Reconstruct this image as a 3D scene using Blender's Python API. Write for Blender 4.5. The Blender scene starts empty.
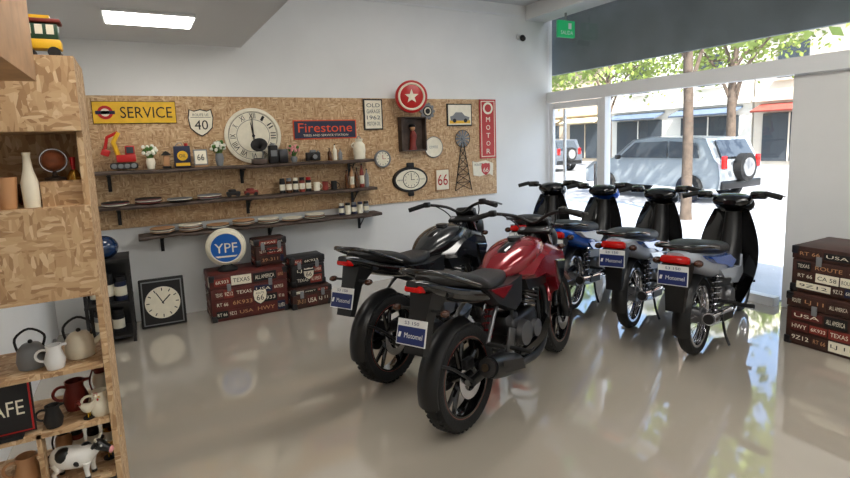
import bpy, bmesh, math, random
from mathutils import Vector, Matrix, Euler
random.seed(7)
sc=bpy.context.scene
pi=math.pi; rad=math.radians
def lin(c):
    return tuple(((v/255)/12.92 if v/255<=0.04045 else ((v/255+0.055)/1.055)**2.4) for v in c)+(1,)
def mat(name,rgb,rough=.5,metal=0,noise=0,scale=15,coat=0,emit=0,bump=0,bscale=60,trans=0,ior=1.45):
    m=bpy.data.materials.new(name); m.use_nodes=True
    nt=m.node_tree; b=nt.nodes['Principled BSDF']
    c=lin(rgb)
    b.inputs['Base Color'].default_value=c; b.inputs['IOR'].default_value=ior
    b.inputs['Roughness'].default_value=rough; b.inputs['Metallic'].default_value=metal
    b.inputs['Coat Weight'].default_value=coat; b.inputs['Coat Roughness'].default_value=.04
    b.inputs['Transmission Weight'].default_value=trans
    tc=nt.nodes.new('ShaderNodeTexCoord')
    if noise:
        n=nt.nodes.new('ShaderNodeTexNoise'); n.inputs['Scale'].default_value=scale; n.inputs['Detail'].default_value=5
        nt.links.new(tc.outputs['Object'],n.inputs['Vector'])
        r=nt.nodes.new('ShaderNodeValToRGB')
        r.color_ramp.elements[0].position=.3; r.color_ramp.elements[1].position=.7
        r.color_ramp.elements[0].color=tuple(v*(1-noise) for v in c[:3])+(1,)
        r.color_ramp.elements[1].color=tuple(min(1,v*(1+noise)) for v in c[:3])+(1,)
        nt.links.new(n.outputs['Fac'],r.inputs[0]); nt.links.new(r.outputs[0],b.inputs['Base Color'])
    if bump:
        n=nt.nodes.new('ShaderNodeTexNoise'); n.inputs['Scale'].default_value=bscale
        nt.links.new(tc.outputs['Object'],n.inputs['Vector'])
        bp=nt.nodes.new('ShaderNodeBump'); bp.inputs['Strength'].default_value=bump; bp.inputs['Distance'].default_value=.01
        nt.links.new(n.outputs['Fac'],bp.inputs['Height']); nt.links.new(bp.outputs[0],b.inputs['Normal'])
    if emit:
        b.inputs['Emission Color'].default_value=c; b.inputs['Emission Strength'].default_value=emit
    return m
def osbmat():
    m=bpy.data.materials.new('osb_board'); m.use_nodes=True; nt=m.node_tree; b=nt.nodes['Principled BSDF']; b.inputs['Roughness'].default_value=.65
    tc=nt.nodes.new('ShaderNodeTexCoord'); cols=[]
    for i,(rot,sc_) in enumerate([((.3,.5,.4),(26,60,98)),((.9,-.6,1.2),(88,52,26))]):
        mp=nt.nodes.new('ShaderNodeMapping'); mp.inputs['Rotation'].default_value=rot; mp.inputs['Scale'].default_value=sc_
        nt.links.new(tc.outputs['Object'],mp.inputs[0])
        v=nt.nodes.new('ShaderNodeTexVoronoi'); v.inputs['Scale'].default_value=1.0; nt.links.new(mp.outputs[0],v.inputs['Vector'])
        sp=nt.nodes.new('ShaderNodeSeparateColor'); nt.links.new(v.outputs['Color'],sp.inputs[0])
        r=nt.nodes.new('ShaderNodeValToRGB'); e=r.color_ramp.elements
        e[0].position=0; e[0].color=lin((154,118,82)); e[1].position=1; e[1].color=lin((214,186,148))
        x=r.color_ramp.elements.new(.3); x.color=lin((182,146,106)); x=r.color_ramp.elements.new(.75); x.color=lin((197,164,124))
        nt.links.new(sp.outputs[i],r.inputs[0]); cols.append((r,sp))
    n=nt.nodes.new('ShaderNodeTexNoise'); n.inputs['Scale'].default_value=14; nt.links.new(tc.outputs['Object'],n.inputs['Vector'])
    mx=nt.nodes.new('ShaderNodeMix'); mx.data_type='RGBA'
    cm=nt.nodes.new('ShaderNodeMath'); cm.operation='GREATER_THAN'; cm.inputs[1].default_value=.5; nt.links.new(n.outputs['Fac'],cm.inputs[0])
    nt.links.new(cm.outputs[0],mx.inputs[0]); nt.links.new(cols[0][0].outputs[0],mx.inputs[6]); nt.links.new(cols[1][0].outputs[0],mx.inputs[7])
    nt.links.new(mx.outputs[2],b.inputs['Base Color'])
    bpn=nt.nodes.new('ShaderNodeBump'); bpn.inputs['Strength'].default_value=.2; bpn.inputs['Distance'].default_value=.003
    nt.links.new(cols[0][1].outputs[2],bpn.inputs['Height']); nt.links.new(bpn.outputs[0],b.inputs['Normal'])
    return m
def catmull(P,sub):
    P=[tuple(p) for p in P]; out=[]
    n=len(P)
    for i in range(n-1):
        p0=P[max(0,i-1)];p1=P[i];p2=P[i+1];p3=P[min(n-1,i+2)]
        for k in range(sub):
            t=k/sub
            out.append(tuple(.5*((2*b)+(-a+c)*t+(2*a-5*b+4*c-d)*t*t+(-a+3*b-3*c+d)*t**3) for a,b,c,d in zip(p0,p1,p2,p3)))
    out.append(P[-1]); return out
class B:
    def __init__(s,name): s.name=name;s.V=[];s.F=[];s.FM=[];s.FS=[];s.mats=[];s.T=Matrix()
    def mi(s,m):
        if m not in s.mats: s.mats.append(m)
        return s.mats.index(m)
    def at(s,c=(0,0,0),rz=0,k=1):
        s.T=Matrix.Translation(c)@Matrix.Rotation(rz,4,'Z')@Matrix.Scale(k,4); return s
    def add(s,V,F,m,smooth=True):
        o=len(s.V); s.V+= [tuple(s.T@Vector(v)) for v in V]
        k=s.mi(m)
        for f in F: s.F.append([i+o for i in f]); s.FM.append(k); s.FS.append(smooth)
    def box(s,c,size,m,rot=None,bevel=0,seg=2):
        bm=bmesh.new(); bmesh.ops.create_cube(bm,size=1)
        bmesh.ops.scale(bm,vec=size,verts=bm.verts)
        if bevel: bmesh.ops.bevel(bm,geom=bm.edges[:],offset=bevel,segments=seg,affect='EDGES',profile=.5)
        M=Matrix.Translation(c)
        if rot: M=M@Euler(rot).to_matrix().to_4x4()
        bm.verts.index_update()
        V=[M@v.co for v in bm.verts]; F=[[v.index for v in f.verts] for f in bm.faces]; bm.free()
        s.add(V,F,m,bool(bevel))
    def rings(s,R,m,caps=True,closed=True,smooth=True):
        n=len(R[0]); V=[p for r in R for p in r]; F=[]
        for i in range(len(R)-1):
            for j in range(n if closed else n-1):
                k=(j+1)%n; F.append([i*n+j,i*n+k,(i+1)*n+k,(i+1)*n+j])
        s.add(V,F,m,smooth)
        if caps:
            s.add(R[0],[list(range(n))[::-1]],m,False); s.add(R[-1],[list(range(n))],m,False)
    def cyl(s,p0,p1,r0,m,r1=None,n=20,caps=True):
        s.tube([p0,p1],[r0,r0 if r1 is None else r1],m,n=n,sub=1,caps=caps)
    def tube(s,P,r,m,n=10,sub=4,caps=True,flat=1):
        if not isinstance(r,(list,tuple)): r=[r]*len(P)
        Q=catmull([tuple(p)+(q,) for p,q in zip(P,r)],sub) if sub>1 else [tuple(p)+(q,) for p,q in zip(P,r)]
        pts=[Vector(q[:3]) for q in Q]; R=[];u=None
        for i,p in enumerate(pts):
            t=(pts[min(i+1,len(pts)-1)]-pts[max(i-1,0)]).normalized()
            if u is None:
                u=t.cross(Vector((0,0,1)) if abs(t.z)<.9 else Vector((0,1,0))).normalized()
            else: u=(u-t*u.dot(t)).normalized()
            w=t.cross(u)
            R.append([p+(u*math.cos(a)+w*math.sin(a)*flat)*Q[i][3] for a in [2*pi*k/n for k in range(n)]])
        s.rings(R,m,caps)
    def lathe(s,prof,m,c=(0,0,0),axis=(0,0,1),n=24,caps=False,loop=False):
        ax=Vector(axis).normalized(); u=ax.cross(Vector((1,0,0)) if abs(ax.x)<.9 else Vector((0,1,0))).normalized(); w=ax.cross(u)
        c=Vector(c); P=prof+[prof[0]] if loop else prof
        R=[[c+ax*h+(u*math.cos(a)+w*math.sin(a))*r for a in [2*pi*k/n for k in range(n)]] for r,h in P]
        s.rings(R,m,caps)
    def sphere(s,c,r,m,n=16,top=pi,bot=0):
        if not isinstance(r,(tuple,list)): r=(r,r,r)
        R=[]
        for i in range(n//2+1):
            t=bot+(top-bot)*i/(n//2)
            R.append([(c[0]+r[0]*max(math.sin(t),.002)*math.cos(a),c[1]+r[1]*max(math.sin(t),.002)*math.sin(a),c[2]+r[2]*math.cos(t)) for a in [2*pi*k/n for k in range(n)]])
        s.rings(R,m,True)
    def torus(s,c,R,r,m,axis=(0,0,1),n=28,k=8):
        s.lathe([(R+r*math.cos(2*pi*i/k),r*math.sin(2*pi*i/k)) for i in range(k)],m,c,axis,n,loop=True)
    def loft(s,S,m,n=20,e=2.4,sub=4):
        S=catmull([tuple(q)+((0,) if len(q)==4 else ()) for q in S],sub)
        R=[]
        for x,z,hw,hh,y in S:
            ring=[]
            for k in range(n):
                a=2*pi*k/n; ca,sa=math.cos(a),math.sin(a)
                ring.append((x,y+hw*math.copysign(abs(ca)**(2/e),ca),z+hh*math.copysign(abs(sa)**(2/e),sa)))
            R.append(ring)
        s.rings(R,m)
    def prism(s,poly,m,M=Matrix(),th=.01,inset=1.0):
        cx=sum(p[0] for p in poly)/len(poly);cy=sum(p[1] for p in poly)/len(poly)
        a=[M@Vector((x,y,0)) for x,y in poly]; b=[M@Vector((cx+(x-cx)*inset,cy+(y-cy)*inset,th)) for x,y in poly]
        s.rings([a,b],m,smooth=False)
    def side(s,poly,y0,y1,m,inset=.9):
        for sg in (1,-1):
            M=Matrix(((1,0,0,0),(0,0,sg,y0*sg),(0,1,0,0),(0,0,0,1)))
            s.prism(poly,m,M,th=(y1-y0),inset=inset)
    def arc(s,c,R,a0,a1,w,m,th=.008,crown=.02,n=18,k=7):
        RR=[]
        for i in range(n+1):
            a=math.radians(a0+(a1-a0)*i/n); ring=[]
            for side_ in (0,1):
                for j in range(k):
                    t=-1+2*j/(k-1)
                    if side_: t=-t
                    r=R-crown*t*t*1.0-(th if side_ else 0)
                    ring.append((c[0]+r*math.cos(a),c[1]+t*w/2,c[2]+r*math.sin(a)))
            RR.append(ring)
        s.rings(RR,m)
    def text(s,body,w,h,m,M,th=.002):
        cu=bpy.data.curves.new('t','FONT'); cu.body=body; cu.size=1; cu.resolution_u=3
        ob=bpy.data.objects.new('t',cu); me=ob.to_mesh()
        xs=[v.co.x for v in me.vertices]; ys=[v.co.y for v in me.vertices]
        if xs:
            x0,x1,y0,y1=min(xs),max(xs),min(ys),max(ys)
            V=[M@Vector(((v.co.x-(x0+x1)/2)*w/(x1-x0),(v.co.y-(y0+y1)/2)*h/(y1-y0),th)) for v in me.vertices]
            s.add(V,[list(p.vertices) for p in me.polygons],m,False)
        ob.to_mesh_clear(); bpy.data.objects.remove(ob); bpy.data.curves.remove(cu)
    def done(s,loc=(0,0,0),rz=0,rx=0,ry=0,fix=True):
        me=bpy.data.meshes.new(s.name); me.from_pydata(s.V,[],s.F)
        for m in s.mats: me.materials.append(m)
        me.polygons.foreach_set('material_index',s.FM); me.polygons.foreach_set('use_smooth',s.FS)
        if fix:
            bm=bmesh.new(); bm.from_mesh(me); bmesh.ops.recalc_face_normals(bm,faces=bm.faces); bm.to_mesh(me); bm.free()
        try: me.set_sharp_from_angle(angle=math.radians(42))
        except Exception: pass
        me.update()
        ob=bpy.data.objects.new(s.name,me); sc.collection.objects.link(ob)
        ob.location=loc; ob.rotation_euler=(rx,ry,rz)
        return ob
def frm(c,right,up):
    r=Vector(right).normalized(); u=Vector(up).normalized(); n=r.cross(u)
    M=Matrix.Identity(4)
    for i in range(3): M[i][0]=r[i];M[i][1]=u[i];M[i][2]=n[i];M[i][3]=c[i]
    return M
def rect(w,h,cx=0,cy=0): return [(cx-w/2,cy-h/2),(cx+w/2,cy-h/2),(cx+w/2,cy+h/2),(cx-w/2,cy+h/2)]
# ---------- materials
black=mat('black_plastic',(18,18,19),.35); gloss=mat('gloss_black',(10,10,11),.12,coat=.6)
rubber=mat('tyre_rubber',(20,20,20),.75,bump=.3,bscale=90); seatm=mat('seat_vinyl',(24,23,23),.5,bump=.2,bscale=200)
metal=mat('dark_metal',(70,70,72),.35,1); chrome=mat('chrome',(200,200,205),.12,1); alu=mat('cast_alloy',(120,120,122),.4,.9)
redp=mat('red_paint',(128,12,26),.18,.3,coat=.8); darkp=mat('charcoal_paint',(24,25,27),.22,.1,coat=.5)
tail=mat('tail_light_red',(190,15,12),.15); white=mat('white_paint',(222,222,220),.35); bluep=mat('blue_paint',(20,85,185),.2,.1,coat=.6)
silver=mat('silver_paint',(188,196,208),.25,.15,coat=.5); amber=mat('smoked_lens',(60,32,18),.15); navy=mat('plate_blue',(25,40,95),.4)
wallw=mat('wall_paint',(226,226,224),.7,noise=.03,scale=2); ceilm=mat('ceiling_paint',(205,206,206),.85)
frame_w=mat('white_aluminium',(228,229,229),.4)
floorm=mat('epoxy_floor',(170,161,148),.045,noise=.05,scale=1.2,coat=1,ior=1.85)
osb=osbmat()
wood_d=mat('dark_rustic_wood',(74,60,52),.6,noise=.5,scale=9,bump=.4,bscale=25); wood_m=mat('pine_wood',(160,122,84),.55,noise=.25,scale=12)
cream=mat('cream_enamel',(230,222,200),.45,noise=.06,scale=20); yellow=mat('sign_yellow',(226,178,40),.4,noise=.12,scale=12); redm=mat('sign_red',(178,30,28),.35)
navyd=mat('sign_navy',(28,34,62),.4); orange=mat('letter_orange',(222,78,34),.4); inkb=mat('ink_black',(24,22,22),.6); bluel=mat('globe_sign_blue',(20,90,170),.35)
brownt=mat('trunk_leather_brown',(62,36,28),.5,noise=.35,scale=8); blackt=mat('trunk_leather_black',(34,32,33),.45,noise=.3,scale=9); rust=mat('rust_red',(124,44,34),.55,noise=.3,scale=14)
rustd=mat('trunk_dark_red',(86,34,28),.5,noise=.4,scale=7)
tan=mat('tan_ceramic',(188,140,98),.4); green=mat('leaf_green',(74,112,48),.6); pink=mat('flower_pink',(222,150,150),.7); flow=mat('flower_white',(238,236,222),.7)
glassb=mat('amber_glass',(92,52,24),.08,trans=.3); grey=mat('grey_metal_paint',(120,122,124),.45); brass=mat('brass',(190,150,70),.25,1)
def glassmat():
    m=bpy.data.materials.new('window_glass'); m.use_nodes=True; nt=m.node_tree; nt.nodes.clear()
    o=nt.nodes.new('ShaderNodeOutputMaterial'); mx=nt.nodes.new('ShaderNodeMixShader'); t=nt.nodes.new('ShaderNodeBsdfTransparent'); g=nt.nodes.new('ShaderNodeBsdfGlossy')
    g.inputs['Roughness'].default_value=.01; t.inputs[0].default_value=(.94,.97,.97,1)
    l=nt.nodes.new('ShaderNodeLayerWeight'); l.inputs[0].default_value=.5
    pw=nt.nodes.new('ShaderNodeMath'); pw.operation='POWER'; pw.inputs[1].default_value=5
    ma=nt.nodes.new('ShaderNodeMath'); ma.operation='MULTIPLY_ADD'; ma.inputs[1].default_value=.9; ma.inputs[2].default_value=.05
    nt.links.new(l.outputs['Facing'],pw.inputs[0]); nt.links.new(pw.outputs[0],ma.inputs[0])
    nt.links.new(ma.outputs[0],mx.inputs[0]);nt.links.new(t.outputs[0],mx.inputs[1]);nt.links.new(g.outputs[0],mx.inputs[2]);nt.links.new(mx.outputs[0],o.inputs[0]); return m
glass=glassmat()
def simple(name,c,size,m,bevel=0):
    b=B(name); b.box((0,0,0),size,m,bevel=bevel); return b.done(c)
# ---------- camera
h=1.6; p=rad(7.5); r=math.asin(.034); hd=rad(28.7)
Fh=Vector((math.sin(hd),math.cos(hd),0)); Rh=Vector((math.cos(hd),-math.sin(hd),0)); Z=Vector((0,0,1))
fw=Fh*math.cos(p)-Z*math.sin(p); up=Fh*math.sin(p)+Z*math.cos(p)
cr=Rh*math.cos(r)-up*math.sin(r); cu=up*math.cos(r)+Rh*math.sin(r)
cam=bpy.data.cameras.new('camera'); co=bpy.data.objects.new('camera',cam); sc.collection.objects.link(co); sc.camera=co
M=Matrix.Identity(4)
for i in range(3): M[i][0]=cr[i];M[i][1]=cu[i];M[i][2]=-fw[i]
M[2][3]=h; co.matrix_world=M
cam.sensor_width=36; cam.lens=36*520/850; cam.shift_y=-29/850
# ---------- shell
simple('floor',(2.15,.75,-.05),(6.0,9.7,.1),floorm)
simple('wall_back',(2.1,5.6,1.7),(5.9,.2,3.4),wallw)
simple('wall_left',(-.85,.7,1.7),(.2,9.6,3.4),wallw)
simple('wall_rear',(2.1,-4.1,1.7),(5.9,.2,3.4),wallw)
simple('wall_right',(5.1,-.77,1.03),(.2,6.46,2.05),wallw)
simple('ceiling',(2.1,.75,3.4),(5.9,9.7,.2),ceilm)
simple('ceiling_soffit',(.125,.75,2.95),(1.75,9.5,.74),ceilm)
simple('trim_beam',(4.77,.75,3.21),(.34,9.5,.18),wallw)
simple('trim_conduit',(2.8,5.488,3.16),(3.4,.02,.02),frame_w)
# ---------- motorcycles
def wheel(b,cx,R,rim,w,style,rm,disc=None):
    cz=R
    prof=[(rim,-w*.38),(rim+(R-rim)*.35,-w*.5),(R-(R-rim)*.3,-w*.47),(R-.010,-w*.3),(R-.001,-w*.1),(R-.001,w*.1),(R-.010,w*.3),(R-(R-rim)*.3,w*.47),(rim+(R-rim)*.35,w*.5),(rim,w*.38)]
    b.lathe(prof,rubber,(cx,0,cz),(0,1,0),48,loop=True)
    if w>.09:
        for k in range(44):
            a=2*pi*k/44
            for sg in (-1,1):
                aa=a+(0 if sg>0 else pi/44)
                b.box((cx+(R-.007)*math.cos(aa),sg*w*.2,cz+(R-.007)*math.sin(aa)),(.010,w*.26,R*.075),rubber,rot=(sg*.15,-aa,0))
    b.lathe([(rim+.004,-w*.4),(rim-.014,-w*.4),(rim-.022,-w*.2),(rim-.022,w*.2),(rim-.014,w*.4),(rim+.004,w*.4)],rm,(cx,0,cz),(0,1,0),48,loop=True)
    if style=='alloy':
        b.cyl((cx,-.06,cz),(cx,.06,cz),.045,rm)
        for k in range(5):
            for s_ in (-.2,.2):
                a=2*pi*k/5+.3; a2=a+s_
                p0=Vector((cx+.035*math.cos(a),0,cz+.035*math.sin(a))); p1=Vector((cx+(rim-.015)*math.cos(a2),0,cz+(rim-.015)*math.sin(a2)))
                b.tube([p0,p1],[.017,.012],rm,n=6,sub=1)
        b.torus((cx,w*.40,cz),rim-.002,.0013,rust,(0,1,0),48,4); b.torus((cx,-w*.40,cz),rim-.002,.0013,rust,(0,1,0),48,4)
    else:
        b.cyl((cx,-.055,cz),(cx,.055,cz),.06,alu); b.cyl((cx,-.075,cz),(cx,.075,cz),.03,alu)
        for k in range(32):
            a=2*pi*k/32; sd=1 if k%2 else -1; a2=a+.35*(1 if (k//2)%2 else -1)
            b.cyl((cx+.055*math.cos(a),.045*sd,cz+.055*math.sin(a)),(cx+(rim-.02)*math.cos(a2),0,cz+(rim-.02)*math.sin(a2)),.0018,chrome,n=4)
    b.cyl((cx,-.12,cz),(cx,.12,cz),.011,metal)
    if disc: b.lathe([(disc,0),(disc,.004),(disc*.6,.004),(disc*.6,0)],chrome,(cx,-w*.5-.012,cz),(0,1,0),36,loop=True); b.box((cx-.02,-w*.5-.012,cz+disc*.85),(.08,.04,.06),black,bevel=.01)
def spring(b,p0,p1,r,m,turns=9,wr=.006):
    p0=Vector(p0);p1=Vector(p1);t=(p1-p0).normalized();u=t.cross(Vector((0,1,0))).normalized();w=t.cross(u);P=[]
    for i in range(turns*10+1):
        a=2*pi*i/10; P.append(p0.lerp(p1,i/(turns*10))+(u*math.cos(a)+w*math.sin(a))*r)
    b.tube(P,wr,m,n=5,sub=1); b.cyl(p0,p1,r*.45,metal,n=10)
def plate(b,c,w,h_,tilt=0):
    up_=Vector((math.sin(tilt),0,math.cos(tilt))); M=frm(c,(0,-1,0),up_)
    b.prism(rect(w,h_),white,M,.006)
    b.prism([(-w/2+.005,-h_*.5+.005),(w/2-.005,-h_*.5+.005),(w/2-.005,h_*.22),(-w/2+.005,h_*.22)],navy,M@Matrix.Translation((0,0,.005)),.003)
    b.text('Motomel',w*.62,h_*.2,white,M@Matrix.Translation((.016,-h_*.12,.0065)))
    b.prism([(-w*.44,-h_*.22),(-w*.36,-h_*.22),(-w*.33,-h_*.02),(-w*.41,-h_*.02)],white,M@Matrix.Translation((0,0,.007)),.002)
    b.text('S3 150',w*.5,h_*.13,navy,M@Matrix.Translation((0,h_*.36,.0065)))
def steerit(b,n0,piv,ax,steer):
    if steer:
        piv=Vector(piv); ax=Vector(ax).normalized(); Rm=Matrix.Translation(piv)@Matrix.Rotation(steer,4,ax)@Matrix.Translation(-piv)
        for i in range(n0,len(b.V)): b.V[i]=tuple(Rm@Vector(b.V[i]))
def motorcycle(loc,rz,paint,lean,steer=0):
    b=B('motorcycle')
    wheel(b,0,.30,.222,.118,'alloy',gloss,.11)
    for s_ in (1,-1):
        b.tube([(-.03,.1*s_,.30),(.25,.1*s_,.33),(.48,.09*s_,.38)],[.022,.026,.032],black,n=8,flat=1.3)
        b.tube([(.5,.09*s_,.62),(.2,.10*s_,.74),(-.2,.09*s_,.82)],.014,black)
        b.tube([(1.0,.03*s_,.84),(.9,.05*s_,.55),(.85,.07*s_,.3),(.55,.09*s_,.25),(.45,.09*s_,.4),(.5,.08*s_,.65)],.016,black)
    b.tube([(1.02,0,.92),(.8,0,.8),(.5,0,.72)],.03,black)
    spring(b,(.3,0,.42),(.42,0,.68),.035,redp,7,.007)
    b.arc((0,0,.30),.33,80,190,.128,black,crown=.025)
    b.tube([(-.03,-.10,.30),(-.16,-.075,.41),(-.25,-.06,.46)],.008,black); b.tube([(-.03,.10,.30),(-.16,.075,.41),(-.25,.06,.46)],.008,black)
    b.cyl((0,.085,.30),(0,.095,.30),.1,metal,n=28); b.box((.24,.095,.42),(.46,.02,.035),black,rot=(0,-.05,0),bevel=.008)
    b.box((.24,.092,.27),(.46,.012,.014),metal,rot=(0,-.08,0))
    b.box((.60,0,.40),(.36,.24,.22),metal,bevel=.05,seg=3); b.box((.47,0,.47),(.18,.2,.14),metal,bevel=.04)
    b.cyl((.53,-.10,.40),(.53,-.155,.40),.085,alu,r1=.075,n=28); b.cyl((.70,-.10,.38),(.70,-.145,.38),.065,alu,r1=.055,n=24)
    b.cyl((.66,.10,.40),(.66,.15,.40),.085,alu,r1=.075,n=28); b.cyl((.48,.1,.36),(.48,.13,.36),.06,black,n=20)
    for k in range(8):
        b.box((.735+.012*k,0,.50+.024*k),(.17,.17-.004*abs(k-4),.011),alu if k%2 else metal,rot=(0,.35,0),bevel=.004)
    b.box((.84,0,.71),(.16,.15,.07),metal,rot=(0,.35,0),bevel=.02)
    b.tube([(.9,-.03,.64),(1.0,-.05,.55),(.96,-.08,.35),(.75,-.13,.22),(.45,-.15,.24),(.34,-.165,.29)],.022,black,n=12)
    b.tube([(.38,-.165,.28),(.30,-.175,.30),(.12,-.185,.35),(.0,-.19,.385)],[.03,.056,.066,.058],black,n=18)
    b.cyl((.005,-.19,.383),(-.025,-.192,.393),.05,metal,n=18); b.cyl((-.02,-.191,.393),(-.045,-.192,.40),.022,gloss,n=12)
    b.prism([(-.14,-.03),(.1,-.03),(.13,.035),(-.1,.03)],metal,frm((.17,-.25,.345),(-1,0,.25),(.25,0,1)),.006,.92)
    b.side([(.5,.22),(.82,.2),(.95,.36),(.9,.42),(.7,.3),(.52,.29)],.10,.13,gloss)
    for s_ in (1,-1):
        b.cyl((.36,.12*s_,.36),(.36,.26*s_,.36),.013,rubber,n=8); b.box((.38,.12*s_,.4),(.08,.015,.14),alu,rot=(0,.4,0),bevel=.005)
        b.cyl((.1,.13*s_,.47),(.1,.24*s_,.47),.012,rubber,n=8); b.tube([(.1,.13*s_,.47),(.2,.12*s_,.6),(.3,.1*s_,.66)],.012,alu)
    b.tube([(.36,-.19,.34),(.46,-.2,.31),(.52,-.2,.32)],.007,metal)
    b.tube([(.48,.12,.26),(.42,.2,.14),(.38,.27,.018)],[.012,.012,.01],metal); b.box((.38,.275,.022),(.05,.04,.012),metal)
    b.loft([(.38,.775,.05,.03),(.45,.79,.10,.055),(.57,.82,.15,.085),(.72,.845,.17,.10),(.85,.86,.145,.085),(.96,.87,.09,.05)],paint,n=28,e=2.7)
    b.cyl((.72,0,.94),(.72,0,.962),.045,metal,n=20)
    b.loft([(.48,.81,.05,.03),(.57,.85,.06,.063),(.72,.885,.055,.067),(.86,.90,.045,.05)],gloss,n=16,e=3)
    b.side([(.50,.77),(.66,.855),(.88,.90),(1.08,.84),(1.12,.74),(1.02,.60),(.94,.54),(.89,.66),(.72,.73),(.55,.73)],.13,.20,paint,.78)
    b.side([(.88,.81),(1.06,.78),(1.01,.65),(.95,.59),(.90,.68)],.175,.212,gloss,.7)
    b.side([(.55,.76),(.92,.73),(.9,.62),(.62,.64)],.08,.13,black,.9)
    b.side([(.54,.78),(.34,.76),(.05,.79),(.2,.66),(.42,.56),(.52,.6)],.09,.15,black,.85)
    b.side([(.40,.74),(.10,.775),(.26,.68)],.13,.158,paint,.85)
    b.loft([(.46,.785,.06,.03),(.40,.78,.1,.04),(.28,.775,.13,.045),(.15,.785,.145,.045),(.08,.82,.14,.05),(-.05,.86,.125,.045),(-.2,.895,.095,.04),(-.27,.905,.05,.02)],seatm,n=24,e=2.8)
    b.loft([(.5,.71,.09,.05),(.3,.715,.12,.05),(.1,.745,.135,.05),(-.1,.80,.115,.05),(-.26,.865,.08,.042),(-.36,.90,.035,.022)],gloss,n=24,e=3)
    b.box((-.335,0,.875),(.06,.10,.035),tail,rot=(0,.3,0),bevel=.012)
    b.tube([(.02,.15,.82),(-.15,.155,.89),(-.30,.11,.955),(-.34,0,.965),(-.30,-.11,.955),(-.15,-.155,.89),(.02,-.15,.82)],.013,gloss,n=10)
    b.rings([[(-.18,-.08,.80),(-.18,.08,.80),(-.29,.07,.85),(-.29,-.07,.85)],[(-.27,-.06,.72),(-.27,.06,.72),(-.33,.055,.74),(-.33,-.055,.74)],[(-.36,-.065,.55),(-.36,.065,.55),(-.39,.06,.56),(-.39,-.06,.56)]],black,smooth=False)
    plate(b,(-.385,0,.67),.18,.125,.3)
    for s_ in (1,-1):
        b.cyl((-.29,.05*s_,.76),(-.30,.13*s_,.76),.008,black,n=8); b.sphere((-.305,.15*s_,.76),(.03,.024,.018),amber,12)
    n0=len(b.V)
    wheel(b,1.30,.30,.222,.10,'alloy',gloss,.13)
    for s_ in (1,-1):
        b.cyl((1.30,.085*s_,.30),(1.19,.085*s_,.56),.027,black,r1=.025,n=16); b.cyl((1.19,.085*s_,.56),(1.02,.085*s_,.97),.019,chrome,n=14)
        b.cyl((1.285,.085*s_,.27),(1.30,.085*s_,.33),.03,black,n=12)
    b.box((1.1,0,.80),(.07,.24,.03),black,rot=(0,-.39,0),bevel=.01); b.box((1.03,0,.955),(.08,.24,.03),black,rot=(0,-.39,0),bevel=.01)
    b.cyl((1.09,0,.79),(1.02,0,.96),.03,black)
    b.arc((1.30,0,.30),.335,35,150,.13,paint,crown=.03)
    b.tube([(1.2,.07,.56),(1.27,.062,.6)],.02,black,sub=1);b.tube([(1.2,-.07,.56),(1.27,-.062,.6)],.02,black,sub=1)
    b.loft([(1.08,.87,.07,.06),(1.14,.88,.10,.085),(1.22,.87,.095,.08),(1.27,.855,.05,.05)],black,n=20,e=3)
    b.sphere((1.235,0,.865),(.055,.08,.062),chrome,16)
    b.rings([[(1.12,-.1,.93),(1.12,.1,.93),(1.10,.1,.91),(1.10,-.1,.91)],[(1.16,-.06,1.03),(1.16,.06,1.03),(1.145,.06,1.03),(1.145,-.06,1.03)]],gloss,smooth=False)
    b.box((1.10,0,1.0),(.06,.17,.09),black,rot=(0,-.7,0),bevel=.02)
    b.tube([(.84,.38,1.07),(.90,.28,1.10),(.99,.12,1.065),(1.01,0,1.01),(.99,-.12,1.065),(.90,-.28,1.10),(.84,-.38,1.07)],.012,black,n=10)
    for s_ in (1,-1):
        b.cyl((.84,.39*s_,1.069),(.895,.27*s_,1.098),.018,rubber,n=12); b.box((.905,.25*s_,1.10),(.05,.05,.045),black,bevel=.01)
        b.tube([(.93,.25*s_,1.10),(.93,.33*s_,1.09),(.90,.41*s_,1.07)],.007,alu,n=6)
        b.cyl((1.1,.09*s_,.83),(1.09,.14*s_,.83),.008,black,n=8); b.sphere((1.09,.16*s_,.83),(.03,.025,.02),amber,12)
        b.tube([(.93,.2*s_,1.09),(1.05,.14*s_,1.0),(1.06,.05*s_,.85)],.005,black,n=6)
    steerit(b,n0,(1.04,0,.9),(-.39,0,.92),steer)
    return b.done((loc[0],loc[1],.006),rz,rx=lean)
def shield(b,front,back):
    def surf(off,m):
        G=[]
        for i in range(15):
            v=i/14; w=.05+.17*math.sin(pi*(v*.76+.09))
            G.append([(.93+.10*v-.10*(u*u)-.05*math.sin(pi*v)+off,u*w,.17+.78*v) for u in [-1+2*j/12 for j in range(13)]])
        b.rings(G,m,caps=False,closed=False)
    surf(.012,front); surf(0,back)
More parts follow.
